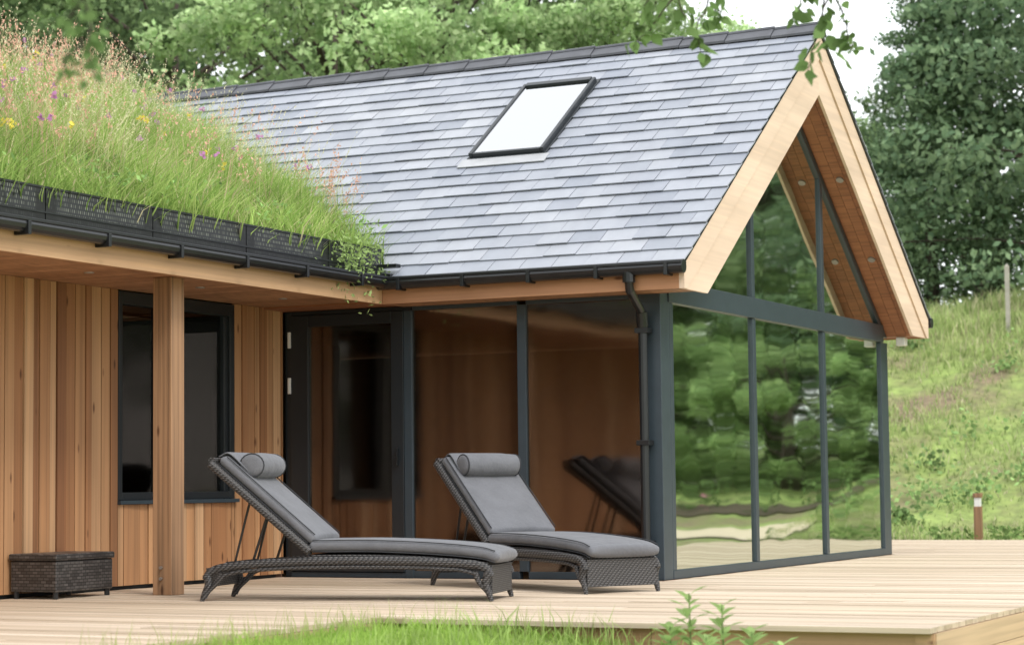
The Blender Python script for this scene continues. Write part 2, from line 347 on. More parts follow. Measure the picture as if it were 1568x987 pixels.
# lawn
parts=[]
n=42000; x=RNG.uniform(.22,4.4,n); y=RNG.uniform(-9.4,-4.97,n); q=fbm(x,y,1.6)
col=np.array([.24,.42,.05])+(np.array([.44,.62,.13])-np.array([.24,.42,.05]))*RNG.uniform(0,1,(n,1)); col*=(.97+.25*q[:,None])
h=RNG.uniform(.03,.075,n)*(1+.3*q); nearedge=(y>-5.2)|(x<.42); h=np.where(nearedge,h*RNG.uniform(1,1.8,n),h)
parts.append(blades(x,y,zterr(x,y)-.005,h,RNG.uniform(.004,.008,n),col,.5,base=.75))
n=420; x=np.where(RNG.uniform(0,1,n)<.4,RNG.uniform(.25,3.5,n),RNG.uniform(.23,.45,n)); y=np.where(x<.46,RNG.uniform(-8,-4.97,n),RNG.uniform(-5.2,-4.97,n))
parts.append(blades(x,y,zterr(x,y),RNG.uniform(.12,.26,n),np.full(n,.005),np.tile([.48,.54,.2],(n,1)),.25))
n=700; x=1.0+RNG.uniform(0,2.4,n); y=RNG.uniform(-7.2,-5.0,n)
parts.append(blades(x,y,zterr(x,y),RNG.uniform(.10,.28,n),np.full(n,.008),np.tile([.38,.54,.14],(n,1))*RNG.uniform(.7,1.2,(n,1)),.5))
v,l,t,c=merge(parts); addobj("lawn_grass",np_mesh("lawn_grass",v,l,t,c,[M_grass],sat=.92))
# bank grass
parts=[]
n=50000; x=RNG.uniform(-9,4,n); y=12.9+RNG.uniform(0,1,n)**1.1*12; q=fbm(x,y,.8); qq=fbm(x+11,y,.7)
keep=RNG.uniform(0,1,n)<np.clip(.7+.5*q,.15,1)*np.where((y>14.5)&(y<20),np.clip(.62-1.1*qq,.10,1),1)
x=x[keep];y=y[keep];q=q[keep];n=len(x); up=sm((y-19)/4)
A_=np.array([.24,.36,.08]);B_=np.array([.52,.62,.22])
col=A_+(B_-A_)*RNG.uniform(0,1,(n,1)); col*=(.97+.3*q[:,None])
pale=(RNG.uniform(0,1,n)<.22); col[pale]=np.array([.60,.57,.33])
h=np.clip(.07+.06*q+RNG.uniform(0,.1,n)+.28*up*RNG.uniform(.3,1.3,n),.04,1)
parts.append(blades(x,y,zterr(x,y)-.01,h,RNG.uniform(.012,.028,n),col,.5,base=.75))
n=70; cx=RNG.uniform(-7,4,n); cy=RNG.uniform(14,24.5,n)
for i in range(n):
    m_=60; s_=RNG.uniform(.10,.28); px=cx[i]+RNG.normal(size=m_)*s_; py=cy[i]+RNG.normal(size=m_)*s_*.6
    pz=zterr(px,py)+np.abs(RNG.normal(size=m_))*s_*.8+.05; cc=np.array([.20,.32,.10])*RNG.uniform(.6,1.6,(m_,1))*RNG.uniform(.8,1.4)
    parts.append(diamonds(px,py,pz,RNG.uniform(.06,.12,m_),cc,asp=.7))
n=1500; px=RNG.uniform(-3,3.6,n); py=RNG.uniform(12.3,12.95,n); k=fbm(px*2,py,1.5)>-.1; px=px[k];py=py[k]; n=len(px)
cc=np.array([.18,.30,.07])*RNG.uniform(.6,1.6,(n,1)); 
parts.append(diamonds(px,py,zterr(px,py)+RNG.uniform(.03,.2,n),RNG.uniform(.05,.1,n),cc,asp=.6))
n=2600; px=RNG.uniform(3.5,16,n); py=RNG.uniform(17.5,18.7,n); k=fbm(px*2,py,1.5)>.0; px=px[k];py=py[k]; n=len(px)
cc=np.array([.13,.22,.06])*RNG.uniform(.6,1.6,(n,1)); pk=(fbm(px*1.3,py,1)>.45)&(RNG.uniform(0,1,n)<.4); cc[pk]=(.75,.28,.40)
parts.append(diamonds(px,py,zterr(px,py)+RNG.uniform(.05,.5,n),RNG.uniform(.07,.14,n),cc,asp=.7))
v,l,t,c=merge(parts); addobj("bank_grass",np_mesh("bank_grass",v,l,t,c,[M_grass]))

# ------------------------------------------------------------------ trees
def tree_mesh(name,seed,H,R,ztrunk,nclump,per,leaf,colA,colB,kind='round',trunk_r=.22):
    rg=np.random.default_rng(seed); random.seed(seed)
    mb=MB(); lean=rg.normal(size=2)*.3
    tp=[(lean[0]*t*t,lean[1]*t*t,H*.85*t) for t in np.linspace(0,1,7)]
    mb.tube(tp,[trunk_r*(1.25-t*1.05) for t in np.linspace(0,1,7)],8)
    C=[]
    for i in range(nclump):
        if kind=='round':
            u=rg.normal(size=3); u/=np.linalg.norm(u); rr=rg.uniform(.45,1)**.6
            hc=(H+ztrunk)/2; p=np.array([u[0]*R*rr,u[1]*R*rr,hc+u[2]*(H-ztrunk)/2*rr]); s=rg.uniform(.45,.95)*R/3.6
            sc=np.array([1,1,.62])*s
        else:
            t=rg.uniform(0,1)**.85; zc=ztrunk+(H-ztrunk)*t; a=rg.uniform(0,2*math.pi); rr=R*(1-t*.9)**.8*rg.uniform(.35,1)
            p=np.array([math.cos(a)*rr,math.sin(a)*rr,zc-rr*.12]); s=(.55+.5*(1-t))*R/3.4; sc=np.array([1.1,1.1,.33])*s
        C.append((p,sc))
    for p,sc in C[::3]:
        z0=max(ztrunk*.6,p[2]-H*(.18 if kind=='round' else .02)); st=Vector((lean[0]*(z0/H)**2,lean[1]*(z0/H)**2,z0)); en=Vector(p)*.9+st*.1; md=st.lerp(en,.5)+Vector((0,0,.15))
        k_=1 if kind=='round' else .45
        mb.tube([st,md,en],[trunk_r*.34*k_,trunk_r*.18*k_,.015],5)
    V=[];Cc=[]
    for p,sc in C:
        m_=int(per*rg.uniform(.6,1.3)); q=rg.normal(size=(m_,3)); q/=np.linalg.norm(q,axis=1)[:,None]; q*=rg.uniform(.25,1,(m_,1))**.5*rg.uniform(.8,1.25,(m_,1))
        if kind!='round': q[:,2]-= .6*(q[:,0]**2+q[:,1]**2)*.6
        V.append(p+q*sc); br=rg.uniform(.68,1.28)*(1+.25*q[:,2:3]); mxx=rg.uniform(0,1,(m_,1)); Cc.append((np.array(colA)*(1-mxx)+np.array(colB)*mxx)*br)
    V=np.concatenate(V);Cc=np.concatenate(Cc); n=len(V)
    lv,ll,lt,lc=diamonds(V[:,0],V[:,1],V[:,2],rg.uniform(.7,1.3,n)*leaf,Cc,rg,asp=.62)
    tv=np.array(mb.v); tl=[];tt=[]
    for q in mb.f: tl+=list(q); tt.append(len(q))
    v=np.concatenate([tv,lv]); l=np.concatenate([np.array(tl),ll+len(tv)]); t=np.concatenate([np.array(tt),lt]); c=np.concatenate([np.full((len(tv),3),.05),lc])
    return np_mesh(name,v,l,t,c,[M_bark,M_leaf],np.concatenate([np.zeros(len(tt)),np.ones(n)]))
TA=tree_mesh("broadleaf_a",21,9.5,4.0,1.4,85,200,.17,(.26,.42,.15),(.54,.70,.33))
TB=tree_mesh("broadleaf_b",22,11,4.4,1.6,92,200,.17,(.22,.37,.13),(.47,.62,.28))
TC=tree_mesh("broadleaf_dark",23,12,4.2,2.4,80,180,.18,(.07,.12,.05),(.20,.30,.11))
TD=tree_mesh("layered_dark",24,12.5,4.2,.6,150,175,.17,(.13,.23,.12),(.29,.42,.21),'layer')
TE=tree_mesh("shrub",25,5.0,3.0,.1,60,200,.16,(.20,.34,.11),(.44,.60,.22))
def place(px,d,me,name,s=1,rz=None,dz=0):
    t=(px-784)/3320; x=P.x+d*(.8973*t-.4415); y=P.y+d*(.4415*t+.8973)
    o=addobj(name,me,(x,y,float(zterr(x,y))-.1+dz)); o.scale=(s,s,s); o.rotation_euler=(0,0,random.uniform(0,6.28) if rz is None else rz)
for px,d,me,nm,s in [
 (-150,46,TB,"deciduous_tree",1.1),(60,50,TC,"deciduous_tree",1.15),(260,46,TC,"deciduous_tree",1.0),(420,56,TC,"deciduous_tree",1.2),
 (510,42,TA,"deciduous_tree",.95),(660,43,TB,"deciduous_tree",.9),(810,45,TA,"deciduous_tree",.98),(960,44,TA,"deciduous_tree",.82),(1090,46,TB,"deciduous_tree",.62),
 (1215,50,TA,"deciduous_tree",.5),(1330,48,TB,"deciduous_tree",.5),
 (1430,44,TD,"conifer_tree",.56),(1530,45,TD,"conifer_tree",.78),(1650,42,TD,"conifer_tree",1.05)]:
    place(px,d,me,nm,s)
for px,d,me,s in [(0,64,TC,1.4),(180,62,TB,1.3),(650,62,TB,1.2),(840,64,TB,1.1),(1000,64,TC,.8),(1500,60,TC,.8)]:
    place(px,d,me,"distant_tree",s)
for x,y,me,s in [(5,25,TD,1.0),(8.5,27,TB,1.0),(12,25,TA,1.0),(16,27,TB,1.0),(21,25,TA,1.1),(7,33,TC,1.3),(13,33,TC,1.3),(19,33,TB,1.3),(30,14,TB,1.2)]:
    o=addobj("garden_tree",me,(x,y,float(zterr(x,y))-.1)); o.scale=(s,s,s); o.rotation_euler=(0,0,random.uniform(0,6))
for x,y,s in [(3.5,22.5,.6),(6.3,21.5,.6),(9.2,22,.7),(12,21,.7),(14.8,22,.9),(18,22,1.0),(10.5,25.5,1.1),(6,24.5,.9),(22,21,1.0)]:
    o=addobj("garden_shrub",TE,(x,y,float(zterr(x,y))-.1)); o.scale=(s,s,s); o.rotation_euler=(0,0,random.uniform(0,6))
for x,y,me,s in [(-6,-46,TC,1.2),(3,-44,TB,1.1),(12,-47,TC,1.3),(21,-44,TB,1.2),(30,-40,TC,1.3)]:
    o=addobj("garden_tree",me,(x,y,float(zterr(x,y))-.1)); o.scale=(s,s,s); o.rotation_euler=(0,0,random.uniform(0,6))
rg=np.random.default_rng(77); parts=[]
for i in range(120):
    cx=rg.uniform(-22,14); cy=rg.uniform(25.5,28.5); m_=130; s_=rg.uniform(.5,1.0); q=rg.normal(size=(m_,3))*.55
    px=cx+q[:,0]*s_; py=cy+q[:,1]*s_; pz=zterr(px,py)+.5*s_+np.abs(q[:,2])*s_*1.2-.3
    parts.append(diamonds(px,py,pz,rg.uniform(.1,.2,m_),np.array([.16,.25,.10])*rg.uniform(.5,1.5,(m_,1))*rg.uniform(.6,1.3),rg,asp=.6))
v,l,t,c=merge(parts); addobj("hedge_scrub",np_mesh("hedge_scrub",v,l,t,c,[M_leaf]))

# overhanging birch
def leafshape(mb_parts,p,dirv,size,col,rg):
    d=Vector(dirv).normalized(); s=Vector(rg.normal(size=3)); s=(s-d*s.dot(d)).normalized(); nrm=d.cross(s)
    pts=[(0,0),(.18,.26),(.42,.33),(.7,.2),(1,0),(.7,-.2),(.42,-.33),(.18,-.26)]
    vs=[Vector(p)+d*a*size+s*b_*size+nrm*(-.25*abs(b_))*size for a,b_ in pts]
    mb_parts.append((np.array([tuple(q) for q in vs]),np.arange(8),np.array([8]),np.tile(col,(8,1))))
def twig_tree(name,base,limb,twigs,leaf,seed):
    rg=np.random.default_rng(seed); mb=MB(); lp=[]
    if base: mb.tube(base[0],base[1],10)
    mb.tube(limb[0],limb[1],7)
    for tw in twigs:
        pts=[Vector(p) for p in tw]; fine=[]
        for a,b_ in zip(pts[:-1],pts[1:]):
            for k in range(4): fine.append(a.lerp(b_,k/4)+Vector(rg.normal(size=3))*.006)
        fine.append(pts[-1]); nn=len(fine); mb.tube(fine,[.006*(1-.7*i/nn) for i in range(nn)],5)
        for i,p in enumerate(fine):
            for k in range(rg.integers(1,4)):
                d=Vector((rg.normal()*.7,rg.normal()*.7,-.75+rg.normal()*.35)); q=p+Vector(rg.normal(size=3))*.02
                leafshape(lp,q,d,leaf*rg.uniform(.6,1.15),np.array([.15,.26,.07])*rg.uniform(.6,1.5),rg)
    lv,ll,lt,lc=merge(lp); tv=np.array(mb.v); tl=[];tt=[]
    for q in mb.f: tl+=list(q); tt.append(len(q))
    me=np_mesh(name,np.concatenate([tv,lv]),np.concatenate([np.array(tl),ll+len(tv)]),np.concatenate([tt,lt]),np.concatenate([np.full((len(tv),3),.05),lc]),[M_bark,M_leaf],np.concatenate([np.zeros(len(tt)),np.ones(len(lt))]))
    addobj(name,me)
def at(px,py,d):
    dx=(px-784)-rho*(py-493.5); dy=(py-493.5)+rho*(px-784); den=f*math.cos(th)+dy*math.sin(th); t=dx/den; k=(f*math.sin(th)-dy*math.cos(th))/den
    return P+r*(t*d)+fh*d+zz*(k*d)
D0=10.0
T1=[[at(1275,-60,D0),at(1262,10,D0),at(1250,60,D0),at(1236,112,D0)],
    [at(1262,-40,D0),at(1290,15,D0+.1),at(1300,60,D0+.1),at(1303,95,D0)],
    [at(1270,-50,D0),at(1228,-5,D0),at(1218,25,D0)],
    [at(1265,-50,D0),at(1258,20,D0+.2),at(1270,70,D0+.2)],
    [at(1120,-60,D0+.3),at(1085,0,D0+.3),at(1068,40,D0+.3),at(1072,85,D0+.3)],
    [at(1110,-50,D0+.3),at(1030,-5,D0+.2),at(1000,40,D0+.2),at(968,72,D0+.2)],
    [at(1060,-60,D0+.2),at(1010,-20,D0+.2),at(985,10,D0+.2)],
    [at(1090,-60,D0+.2),at(1040,0,D0+.2),at(1050,30,D0+.2)],
    [at(1115,-50,D0+.3),at(1100,10,D0+.3),at(1092,30,D0+.3)]]
lb=at(1850,900,D0)
lb.z=-.3
twig_tree("birch_tree",([lb,lb+Vector((0,0,2.2)),lb+Vector((-.1,.1,4.5)),lb+Vector((-.2,.1,7))],[.14,.12,.09,.04]),
  ([lb+Vector((0,0,2.9)),at(1500,-120,D0),at(1275,-55,D0),at(1110,-55,D0+.3),at(1000,-60,D0+.2)],[.05,.035,.02,.014,.006]),T1,.085,3)
D1=6.5; lb2=at(-420,900,D1); lb2.z=-.3
T2=[[at(120,-40,D1),at(135,40,D1),at(140,85,D1),at(143,120,D1)],[at(130,60,D1),at(105,90,D1),at(85,135,D1)],[at(125,0,D1),at(105,30,D1)]]
twig_tree("birch_tree",([lb2,lb2+Vector((0,0,2.2)),lb2+Vector((.1,.1,5))],[.12,.1,.05]),([lb2+Vector((0,0,2.2)),at(-100,-90,D1),at(125,-45,D1)],[.04,.025,.008]),T2,.05,8)

# ------------------------------------------------------------------ HOUSE
H=empty("timber_house")
W=6.36; MY=W/2; XO=.33; XL=-9.0
zt=lambda y: 2.50+(y+.36)*SL
mb=MB()
Fp=[(-.34,2.312),(0.0,2.312),(MY,2.312+SL*MY),(MY,zt(MY)),(-.34,zt(-.34))]
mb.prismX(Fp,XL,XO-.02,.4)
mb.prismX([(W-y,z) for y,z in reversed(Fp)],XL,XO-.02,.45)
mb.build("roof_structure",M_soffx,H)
mb=MB()
for side in (0,1):
    for i in range(3):
        x0=.012+i*.104; 
        pl=[(0.02,2.298+SL*.02),(MY-.005,2.298+SL*(MY-.005)),(MY-.005,2.308+SL*(MY-.005)),(.02,2.308+SL*.02)]
        if side: pl=[(W-y,z) for y,z in reversed(pl)]
        mb.prismX(pl,x0,x0+.100)
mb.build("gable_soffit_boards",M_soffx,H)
al=math.atan(SL); ca,sa=math.cos(al),math.sin(al); SLEN=(MY+.36)/ca; g=.205
mb=MB()
for side in (0,1):
    nc=int(SLEN/g)+1
    for i in range(nc):
        s0=i*g; s1=min(s0+g*1.12,SLEN)
        if s1-s0<.03: continue
        xr=XO+.045; first=True
        while xr>XL:
            wd=.29*(.5 if (first and i%2) else 1); xl=max(xr-wd,XL); first=False
            a,b_=xl+.0025,xr-.0025; lift=.018+random.uniform(-.004,.006)
            if b_-a>.02:
                def pt(x,s,n_):
                    yy=-.40+ (s*ca - n_*sa); z_=2.502-.04*SL+.028+(s*sa+n_*ca)
                    return (x, yy if side==0 else W-yy, z_)
                j=random.uniform(-.005,.005)
                v8=[pt(a,s0+j,lift-.010),pt(b_,s0+j,lift-.010),pt(b_,s1,-.006),pt(a,s1,-.006),pt(a,s0+j,lift+.001),pt(b_,s0+j,lift+.001),pt(b_,s1,.003),pt(a,s1,.003)]
                mb.hexa(v8,min(1,max(0,random.gauss(.5,.24))))
            xr=xl
mb.build("roof_slates",M_slate,H)
mb=MB(); x=XO+.05; zr=2.53+(MY+.36)*SL
while x>XL:
    xa=x-.46
    for sgn in (-1,1):
        y1=MY+sgn*.13
        mb.hexa([(xa,MY,zr+.028),(x,MY,zr+.034),(x,y1,zr+.034-.13*SL),(xa,y1,zr+.028-.13*SL),(xa,MY,zr+.055),(x,MY,zr+.066),(x,y1,zr+.057-.13*SL),(xa,y1,zr+.048-.13*SL)])
    mb.tube([(xa,MY,zr+.043),(x,MY,zr+.055)],.025,8)
    x=xa-.006
mb.build("ridge_tiles",M_ridge,H)
mb=MB()
zi=lambda y: 2.30+.70*(y-.19)
def barge(o0,o1,x0,x1):
    def out(y): return 2.500+(y+.36)*SL
    def L(y,t): return out(y)+(zi(y)-out(y))*t
    def yat(t):
        lo,hi=-.36,.3
        for _ in range(40):
            m_=(lo+hi)/2
            if L(m_,t)>2.30: hi=m_
            else: lo=m_
        return lo
    if o0==0: poly=[(-.36,2.30),(yat(o1),2.30),(MY,L(MY,o1)),(MY,out(MY)),(-.36,out(-.36))]
    else: poly=[(yat(o0),2.30),(yat(o1),2.30),(MY,L(MY,o1)),(MY,L(MY,o0))]
    mb.prismX(poly,x0,x1,.6); mb.prismX([(W-y,z) for y,z in reversed(poly)],x0,x1,.45)
barge(0,.42,XO-.02,XO+.025); barge(.425,1,XO-.02,XO+.008)
mb.build("bargeboards",M_barge,H)
mb=MB()
pl=[(-.40,2.478),(MY,2.495+(MY+.36)*SL),(MY,2.506+(MY+.36)*SL),(-.40,2.490)]
mb.prismX(pl,XO-.03,XO+.038,.1); mb.prismX([(W-y,z) for y,z in reversed(pl)],XO-.03,XO+.038,.1); mb.build("verge_trim",M_black,H)
XE=-2.37
mb=MB(); mb.box(XE,XO-.022,-.362,-.342,2.30,2.44); mb.build("eave_fascia",M_fasx,H)
mb=MB(); mb.box(XE,XO-.022,W+.342,W+.362,2.30,2.44); mb.build("rear_fascia",M_fasx,H)
mb=MB()
mb.tube([(XE-.1,-.425,2.468),(XO+.05,-.425,2.468)],.056,12); mb.box(XE-.1,XO+.045,-.485,-.36,2.49,2.512)
for k in range(5): mb.box(XE+.2+k*.6,XE+.23+k*.6,-.49,-.36,2.40,2.50)
mb.tube([(XL,W+.425,2.468),(XO+.05,W+.425,2.468)],.056,12)
mb.tube([(XE+.06,-12,2.478),(XE+.06,-.38,2.478)],.052,12); mb.box(XE+.0,XE+.115,-12,-.34,2.50,2.522)
for k in range(14): mb.box(XE+.0,XE+.12,-.9-k*.85,-.87-k*.85,2.41,2.50)
mb.build("gutters",M_black,H,bevel=.003)
mb=MB()
pp=[(-.09,-.425,2.44),(-.09,-.425,2.36),(-.095,-.40,2.30),(-.115,-.14,2.16),(-.12,-.09,2.08),(-.12,-.085,1.0),(-.12,-.085,.06)]
mb.tube(pp,.036,12)
mb.tube([(-.09,-.425,2.44),(-.09,-.425,2.36)],.052,12); mb.tube([(-.115,-.12,2.15),(-.12,-.088,2.03)],.046,12)
for z_ in (2.0,1.1,.3): mb.box(-.175,-.065,-.13,-.02,z_-.02,z_+.02)
mb.build("downpipe",M_black,H,smooth=False,bevel=.002)
mb=MB()
yb=-12
while yb<-.36: 
    mb.box(-3.57,XE-.002,yb,min(yb+.098,-.345),2.33,2.345); yb+=.1
for k in range(3): mb.box(XE,XO-.03,-.335+k*.111,-.335+k*.111+.108,2.302,2.311)
mb.build("soffit_boards",M_soff,H)
mb=MB(); mb.box(XE-.03,XE-.001,-12,-.365,2.30,2.46); mb.build("wing_fascia",M_fas,H)
mb=MB()
y_=-12
while y_<-.4: mb.box(XE-.05,XE-.02,y_,min(y_+1.19,-.34),2.53,2.755); y_+=1.2
mb.box(-3.2,XE-.05,-.37,-.34,2.53,2.75)
mb.build("roof_edge_trim",M_trim,H)
mb=MB(); mb.box(XE-.055,XE-.012,-12,-.335,2.755,2.768); mb.box(XE-.055,XE-.012,-12,-.335,2.59,2.60); mb.box(XE-.1,XE+.12,-.44,-.33,2.52,2.545); mb.box(XE-.05,XE+.16,-.41,-.33,2.60,2.63)
mb.build("trim_capping",M_black,H)
mb=MB(); xr_=-7.02
bed=[(XE-.05,2.62),(xr_,2.62+.42*4.6),(-11.5,2.70),(-11.5,2.36),(XE-.05,2.36)]
n5=len(bed)
mb.add([(x,-12,z) for x,z in bed]+[(x,-.37,z) for x,z in bed],[tuple(range(n5)),tuple(range(n5,2*n5))]+[(i,(i+1)%n5,n5+(i+1)%n5,n5+i) for i in range(n5)],.5)
M_sub=simple("roof_substrate",(.12,.18,.05),.95,var=.4,scale=10)
mb.add([(XE-.05,-.37,2.62),(xr_,-.37,2.62+.42*4.6),(xr_,MY-.2,2.62+.42*4.6),(XE-.05,-.2,2.62)],[(0,1,2,3)],.5)
mb.add([(xr_,-.37,4.552),(-11.5,-.37,2.7),(-11.5,MY,2.7),(xr_,MY-.2,4.552)],[(0,1,2,3)],.5)
mb.build("green_roof_bed",M_sub,H)
def clad(mb,y0,y1,z0,z1):
    y=y0
    while y<y1-.01:
        wd=random.choice([.075,.11,.11,.125]); ye=min(y+wd,y1)
        pr=random.choice([0,.005,.011])
        mb.box(-3.60,-3.572+pr,y,ye-.009,z0,z1,min(1,max(0,random.gauss(.5,.24)))); y=ye
mb=MB(); clad(mb,-12,-2.42,.03,2.328); clad(mb,-2.42,-.78,.03,.655); clad(mb,-.78,-.03,.03,2.328); mb.build("cedar_wall_cladding",M_clad,H)
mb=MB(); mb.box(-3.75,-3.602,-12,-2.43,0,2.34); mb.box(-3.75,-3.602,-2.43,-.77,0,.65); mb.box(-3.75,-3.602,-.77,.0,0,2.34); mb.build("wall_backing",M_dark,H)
mb=MB(); xa,xb=-3.66,-3.565
mb.box(xa,xb,-2.41,-2.36,.69,2.32); mb.box(xa,xb,-.86,-.79,.69,2.32); mb.box(xa,xb,-1.83,-1.66,.69,2.32)
mb.box(xa,xb,-2.36,-1.83,2.22,2.32); mb.box(xa,xb,-1.66,-.86,2.22,2.32); mb.box(xa,xb,-2.36,-1.83,.69,.75); mb.box(xa,xb,-1.66,-.86,.69,.75)
mb.box(xa+.03,xb-.02,-1.658,-1.60,.752,2.218); mb.box(xa+.03,xb-.02,-.92,-.862,.752,2.218)
mb.build("window_frame",M_framed,H,bevel=.004)
mb=MB(); mb.box(xa,xb+.035,-2.43,-.77,.658,.688); mb.build("window_sill",M_frame,H)
mb=MB(); mb.box(-3.63,-3.622,-2.36,-1.83,.75,2.22); mb.box(-3.63,-3.622,-1.60,-.92,.75,2.22); mb.build("window_panes",M_glassw,H)
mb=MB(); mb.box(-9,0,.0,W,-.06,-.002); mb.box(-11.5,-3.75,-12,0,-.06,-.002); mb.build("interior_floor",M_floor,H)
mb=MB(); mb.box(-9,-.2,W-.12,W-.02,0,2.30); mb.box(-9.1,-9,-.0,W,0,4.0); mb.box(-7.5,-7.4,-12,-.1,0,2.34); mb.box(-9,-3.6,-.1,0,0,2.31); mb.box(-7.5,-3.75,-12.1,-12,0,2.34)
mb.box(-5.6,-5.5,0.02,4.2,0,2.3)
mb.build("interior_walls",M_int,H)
mb=MB(); ya,yb_=-.0,.07
mb.box(-3.56,-3.50,ya,yb_,0,2.308); mb.box(-3.498,-3.32,ya-.012,yb_,0.05,2.27); mb.box(-2.49,-2.37,ya-.012,yb_,.05,2.27); mb.box(-3.32,-2.49,ya-.012,yb_,2.17,2.27); mb.box(-3.32,-2.49,ya-.012,yb_,.05,.13)
mb.box(-3.50,-2.30,ya,yb_,2.272,2.308); mb.build("door_frame",M_framed,H,bevel=.004)
mb=MB(); mb.box(-2.368,-2.29,ya-.005,yb_,0,2.27); mb.box(-1.29,-1.21,ya-.005,yb_,.06,2.27); mb.box(-.19,0,ya-.005,.19,0,2.305)
mb.box(-2.29,-1.29,ya,yb_,.0,.06); mb.box(-1.21,-.19,ya,yb_,0,.06); mb.box(-3.5,-2.37,ya,yb_,0,.045)
mb.box(-2.29,-1.29,ya,yb_,2.27,2.307); mb.box(-1.21,-.19,ya,yb_,2.27,2.307)
xa,xb=-.07,.0
def uq(y): return 2.31+SL*min(y,W-y)-.012
mb.box(xa,xb,.192,.27,.075,2.24); mb.box(xa,xb,2.17,2.25,.075,2.24); mb.box(xa,xb,4.17,4.25,.075,2.24); mb.box(-.15,xb,6.12,W,0,2.24)
mb.box(xa,xb+.004,.192,6.12,.0,.073); mb.box(xa,xb+.012,.16,W-.16,2.242,2.425)
for yc in (2.21,4.21): mb.prismX([(yc-.04,2.427),(yc+.04,2.427),(yc+.04,uq(yc+.04)),(yc-.04,uq(yc-.04))],xa,xb)
rk=[(.0,2.31-.014+0),(.13,2.30),(MY,2.30+SL*(MY-.13)),(MY,2.31+SL*MY-.014)]
mb.prismX(rk,xa,xb+.003); mb.prismX([(W-y,z) for y,z in reversed(rk)],xa,xb+.003)
mb.build("glazing_frame",M_frame,H,bevel=.004)
mb=MB()
mb.box(-3.318,-2.492,.02,.03,.13,2.17)
mb.box(-2.29,-1.29,.02,.03,.06,2.27); mb.box(-1.21,-.19,.02,.03,.06,2.27); mb.build("front_glass",M_glassf,H)
mb=MB()
for a,b_ in ((.27,2.17),(2.25,4.17),(4.25,6.12)): mb.box(-.035,-.025,a,b_,.073,2.242)
mb.prismX([(.2,2.425),(2.17,2.425),(2.17,uq(2.17)-.05),(.2,2.45)],-.035,-.025); mb.prismX([(2.25,2.425),(4.17,2.425),(4.17,uq(4.17)-.05),(MY,uq(MY)-.1),(2.25,uq(2.25)-.05)],-.035,-.025)
mb.prismX([(4.25,2.425),(6.15,2.425),(6.15,2.45),(4.25,uq(4.25)-.05)],-.035,-.025)
mb.build("gable_glass",M_glass,H)
mb=MB()
for z_ in (2.06,1.66): mb.box(-3.515,-3.49,-.035,-.012,z_-.07,z_+.07)
mb.build("door_hinges",M_white,H,bevel=.004)
mb=MB(); mb.box(-2.43,-2.415,-.05,-.012,.95,1.1); mb.box(-2.44,-2.405,-.06,-.045,1.0,1.02); mb.build("door_handle",M_black,H,bevel=.003)
mb=MB()
def disc(c,n_,rr=.035,hh=.02):
    c=Vector(c); n_=Vector(n_).normalized(); mb.tube([c,c+n_*hh],[rr,rr*.92],16)
for y_ in (.9,2.2,4.3,5.3):
    s_=1 if y_<MY else -1; yy=y_; zc=2.298+SL*min(yy,W-yy); disc((.17,yy,zc),(0,s_*sa,-ca),.04,.015)
for y_ in (-5.0,-3.6,-2.2,-1.0): disc((-2.95,y_,2.33),(0,0,-1),.038,.006)
mb.build("soffit_downlights",M_steel,H)
mb=MB(); mb.box(.10,.20,W-.02,W+.09,2.21,2.30); mb.build("security_sensor",M_white,H,bevel=.012)
mb=MB()
def sk(x,s,n_): return (x,-.36+s*ca-n_*sa,2.53+s*sa+n_*ca)
def skbox(m,x0,x1,s0,s1,n0,n1): m.hexa([sk(x0,s0,n0),sk(x1,s0,n0),sk(x1,s1,n0),sk(x0,s1,n0),sk(x0,s0,n1),sk(x1,s0,n1),sk(x1,s1,n1),sk(x0,s1,n1)])
sx0,sx1=-2.42,-1.66; s0=(1.37+.36)/ca; s1=(2.57+.36)/ca
skbox(mb,sx0,sx0+.036,s0,s1,0,.075); skbox(mb,sx1-.036,sx1,s0,s1,0,.075); skbox(mb,sx0+.037,sx1-.037,s1-.07,s1,0,.085); skbox(mb,sx0+.037,sx1-.037,s0,s0+.036,0,.068)
skbox(mb,sx0-.02,sx1+.02,s0-.02,s1+.04,0,.030); mb.build("skylight_frame",M_framed,H,bevel=.006)
mb=MB(); skbox(mb,sx0+.036,sx1-.036,s0+.036,s1-.07,.050,.062); mb.build("skylight_glass",M_glasss,H)
mb=MB(); skbox(mb,sx0+.036,sx1-.036,s0+.036,s1-.07,.034,.039); mb.build("skylight_reflection_sheet",simple("painted_sky_reflection",(.58,.58,.56),.8,var=.03),H)  # pale sheet added under the pane; its colour stands in for reflected sky
mb=MB(); skbox(mb,sx0-.06,sx1+.06,s0-.17,s0-.02,.016,.026); mb.build("skylight_flashing",M_lead,H)
mb=MB(); mb.box(-2.80,-2.635,-3.03,-2.865,.0,2.329,.6); mb.build("porch_post",M_post,H,bevel=.006)
mb=MB(); 
for z_ in (.12,.2): mb.tube([(-2.72,-3.034,z_),(-2.72,-3.05,z_)],.012,8)
mb.build("post_bolts",M_steel,H)

